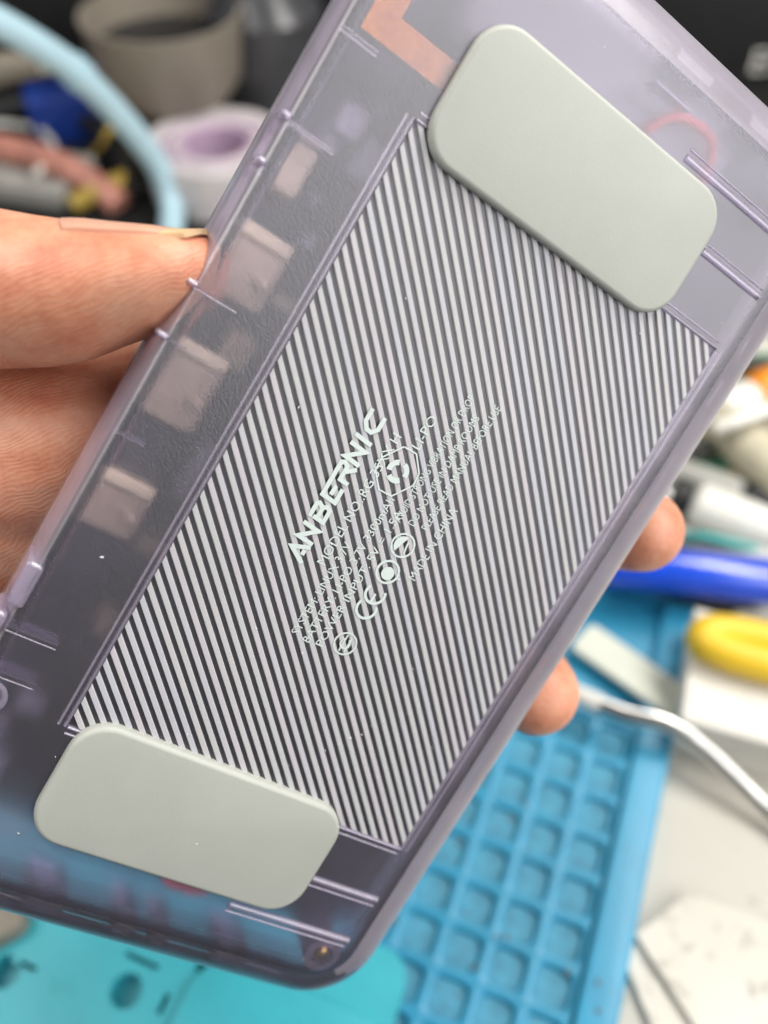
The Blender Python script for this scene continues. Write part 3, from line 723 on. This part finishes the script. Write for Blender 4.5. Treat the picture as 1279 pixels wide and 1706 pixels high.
# ------------------------------------------------------------------ far clutter at the top left
hose = thing('silicone_hose', 'pale blue silicone hose curving up behind the thumb', 'hose', at(288, 352, 0))
b0 = at(288, 352, 0)
pts = [at(284, 400, 6) - b0, at(286, 340, 10) - b0, at(262, 275, 26) - b0, at(205, 200, 50) - b0, at(128, 122, 74) - b0, at(60, 74, 88) - b0, at(-20, 30, 100) - b0, at(-120, -10, 110) - b0]
m = MB(); m.tube(smooth_path(pts), 5.0, 18); m.build('hose_tube', M['tube'], hose)
pp = smooth_path(pts); m = MB(); m.tube([pp[31], pp[33]], 5.9, 18); m.build('collar', M['tube'], hose)
p = at(102, 116, 66); q = at(108, 124, 66)
o = thing('cable_clip', 'shiny metal clip gripping the pale blue hose', 'clip', p)
m = MB(); m.rslab(0, 0, 16, 5, 1.5, 0, 4, .8); m.build('clip_body', M['steel'], o)
m = MB(); m.tube([at(-60, 128, 60) - p, at(10, 112, 64) - p, at(85, 106, 68) - p], [6, 5.5, 3.5], 14); m.build('beige_lead', M['cream'], o)
cup = thing('cream_cup', 'cream plastic cup standing far behind the pale blue hose', 'cup', at(305, 238, 0))
m = MB(); m.lathe([(18, 0), (21, 1.5), (22, 18), (24, 21), (33, 34), (35, 58), (35.6, 60), (33.6, 60), (32, 36), (20, 24), (18, 6)], 48); m.build('cup_wall', M['cream'], cup)
m = MB(); m.lathe([(32.2, 40), (32.6, 46), (28, 47)], 40); m.build('dark_content', M['black'], cup)
roll = thing('tape_roll', 'roll of white and lilac tape lying between hose and console', 'tape roll', at(372, 318, 0))
for k, (r0, r1, z1, mt) in enumerate(((14, 17, 23, 'tapelilac'), (17.1, 20, 24, 'tapewhite'), (20.1, 23, 23.5, 'tapelilac'), (23.1, 31, 24, 'tapewhite'))):
    m = MB(); m.lathe([(r0, .2), (r1, .2), (r1, z1 - .8), (r1 - .6, z1), (r0 + .4, z1), (r0, z1 - .5), (r0, .2)], 48, cap0=False, cap1=False); m.build('tape_layer', M[mt], roll)
m = MB(); m.lathe([(26, 0), (27, 1), (27, 50), (14, 66), (12, 80), (11, 82)], 36); p = at(440, 215, 0)
o = tag(m.build('dark_bottle', plain('smoke_grey', (.05, .05, .055), .3)), 'smoky grey bottle standing behind the console shoulder', 'bottle'); o.location = Vector((p.x + 4, p.y + 10, 2.6)) * S
m = MB(); m.rslab(0, 0, 34, 22, 3, 0, 22, 2); p = at(122, 230, 0)
o = tag(m.build('blue_block', M['navy']), 'dark blue plastic block lying in the dark clutter under the hose', 'block'); o.location = Vector((p.x, p.y, 2.6)) * S; o.rotation_euler = (0, 0, .3)
p = at(95, 290, 0)
m = MB(); m.tube(smooth_path([at(-30, 243, 14) - p, at(40, 255, 16) - p, at(110, 280, 14) - p, at(170, 318, 8) - p, at(200, 345, 4) - p]), 6.0, 14)
o = tag(m.build('copper_cable', M['copper']), 'thick copper pink cable lying over the grey plate behind the thumb', 'cable'); o.location = p * S
m = MB(); m.rslab(0, 0, 60, 34, 2, 0, 8, 1); p = at(40, 312, 0)
o = tag(m.build('grey_plate', plain('plate_grey', (.33, .32, .30), .5)), 'flat grey metal plate behind the thumb', 'plate'); o.location = Vector((p.x, p.y, 2.6)) * S; o.rotation_euler = (0, 0, -.25)
p = at(185, 315, 0); m = MB(); m.tube(smooth_path([at(120, 342, 6) - p, at(165, 318, 9) - p, at(205, 300, 8) - p, at(225, 288, 6) - p]), 4.0, 12)
o = tag(m.build('yellow_lead', M['gold']), 'dull yellow lead curling behind the thumb tip', 'lead'); o.location = p * S
wire('rubber_cable', 'thick black cable looping beneath the pale blue hose', 'cable', [(-30, 190, 10), (50, 175, 14), (120, 185, 12), (190, 245, 10), (235, 330, 6)], 5.0, M['black'])
wire('white_cable', 'thin white cable lying past the dark blue block', 'cable', [(-20, 205, 8), (60, 215, 10), (90, 250, 12), (60, 290, 16)], 1.6, M['white'])
wire('yellow_wire', 'thin yellow wire standing up beside the dark blue block', 'wire', [(150, 262, 6), (170, 240, 16), (185, 215, 22), (210, 228, 14), (230, 262, 6)], 1.4, M['gold'])
# black equipment case across the back
cs = thing('equipment_case', 'big black equipment case across the back of the bench with small white lettering', 'case', (0, 480, 2.6))
m = MB(); m.rslab(60, 130, 1000, 260, 8, 0, 260, 4); m.build('case_body', M['black'], cs)
me = text_mesh('EI', 12); me.materials.append(M['white'])
o = bpy.data.objects.new('case_lettering', me); C.objects.link(o); o.parent = cs
o.location = (.190, -.0012, .006); o.rotation_euler = (math.pi / 2, 0, 0)
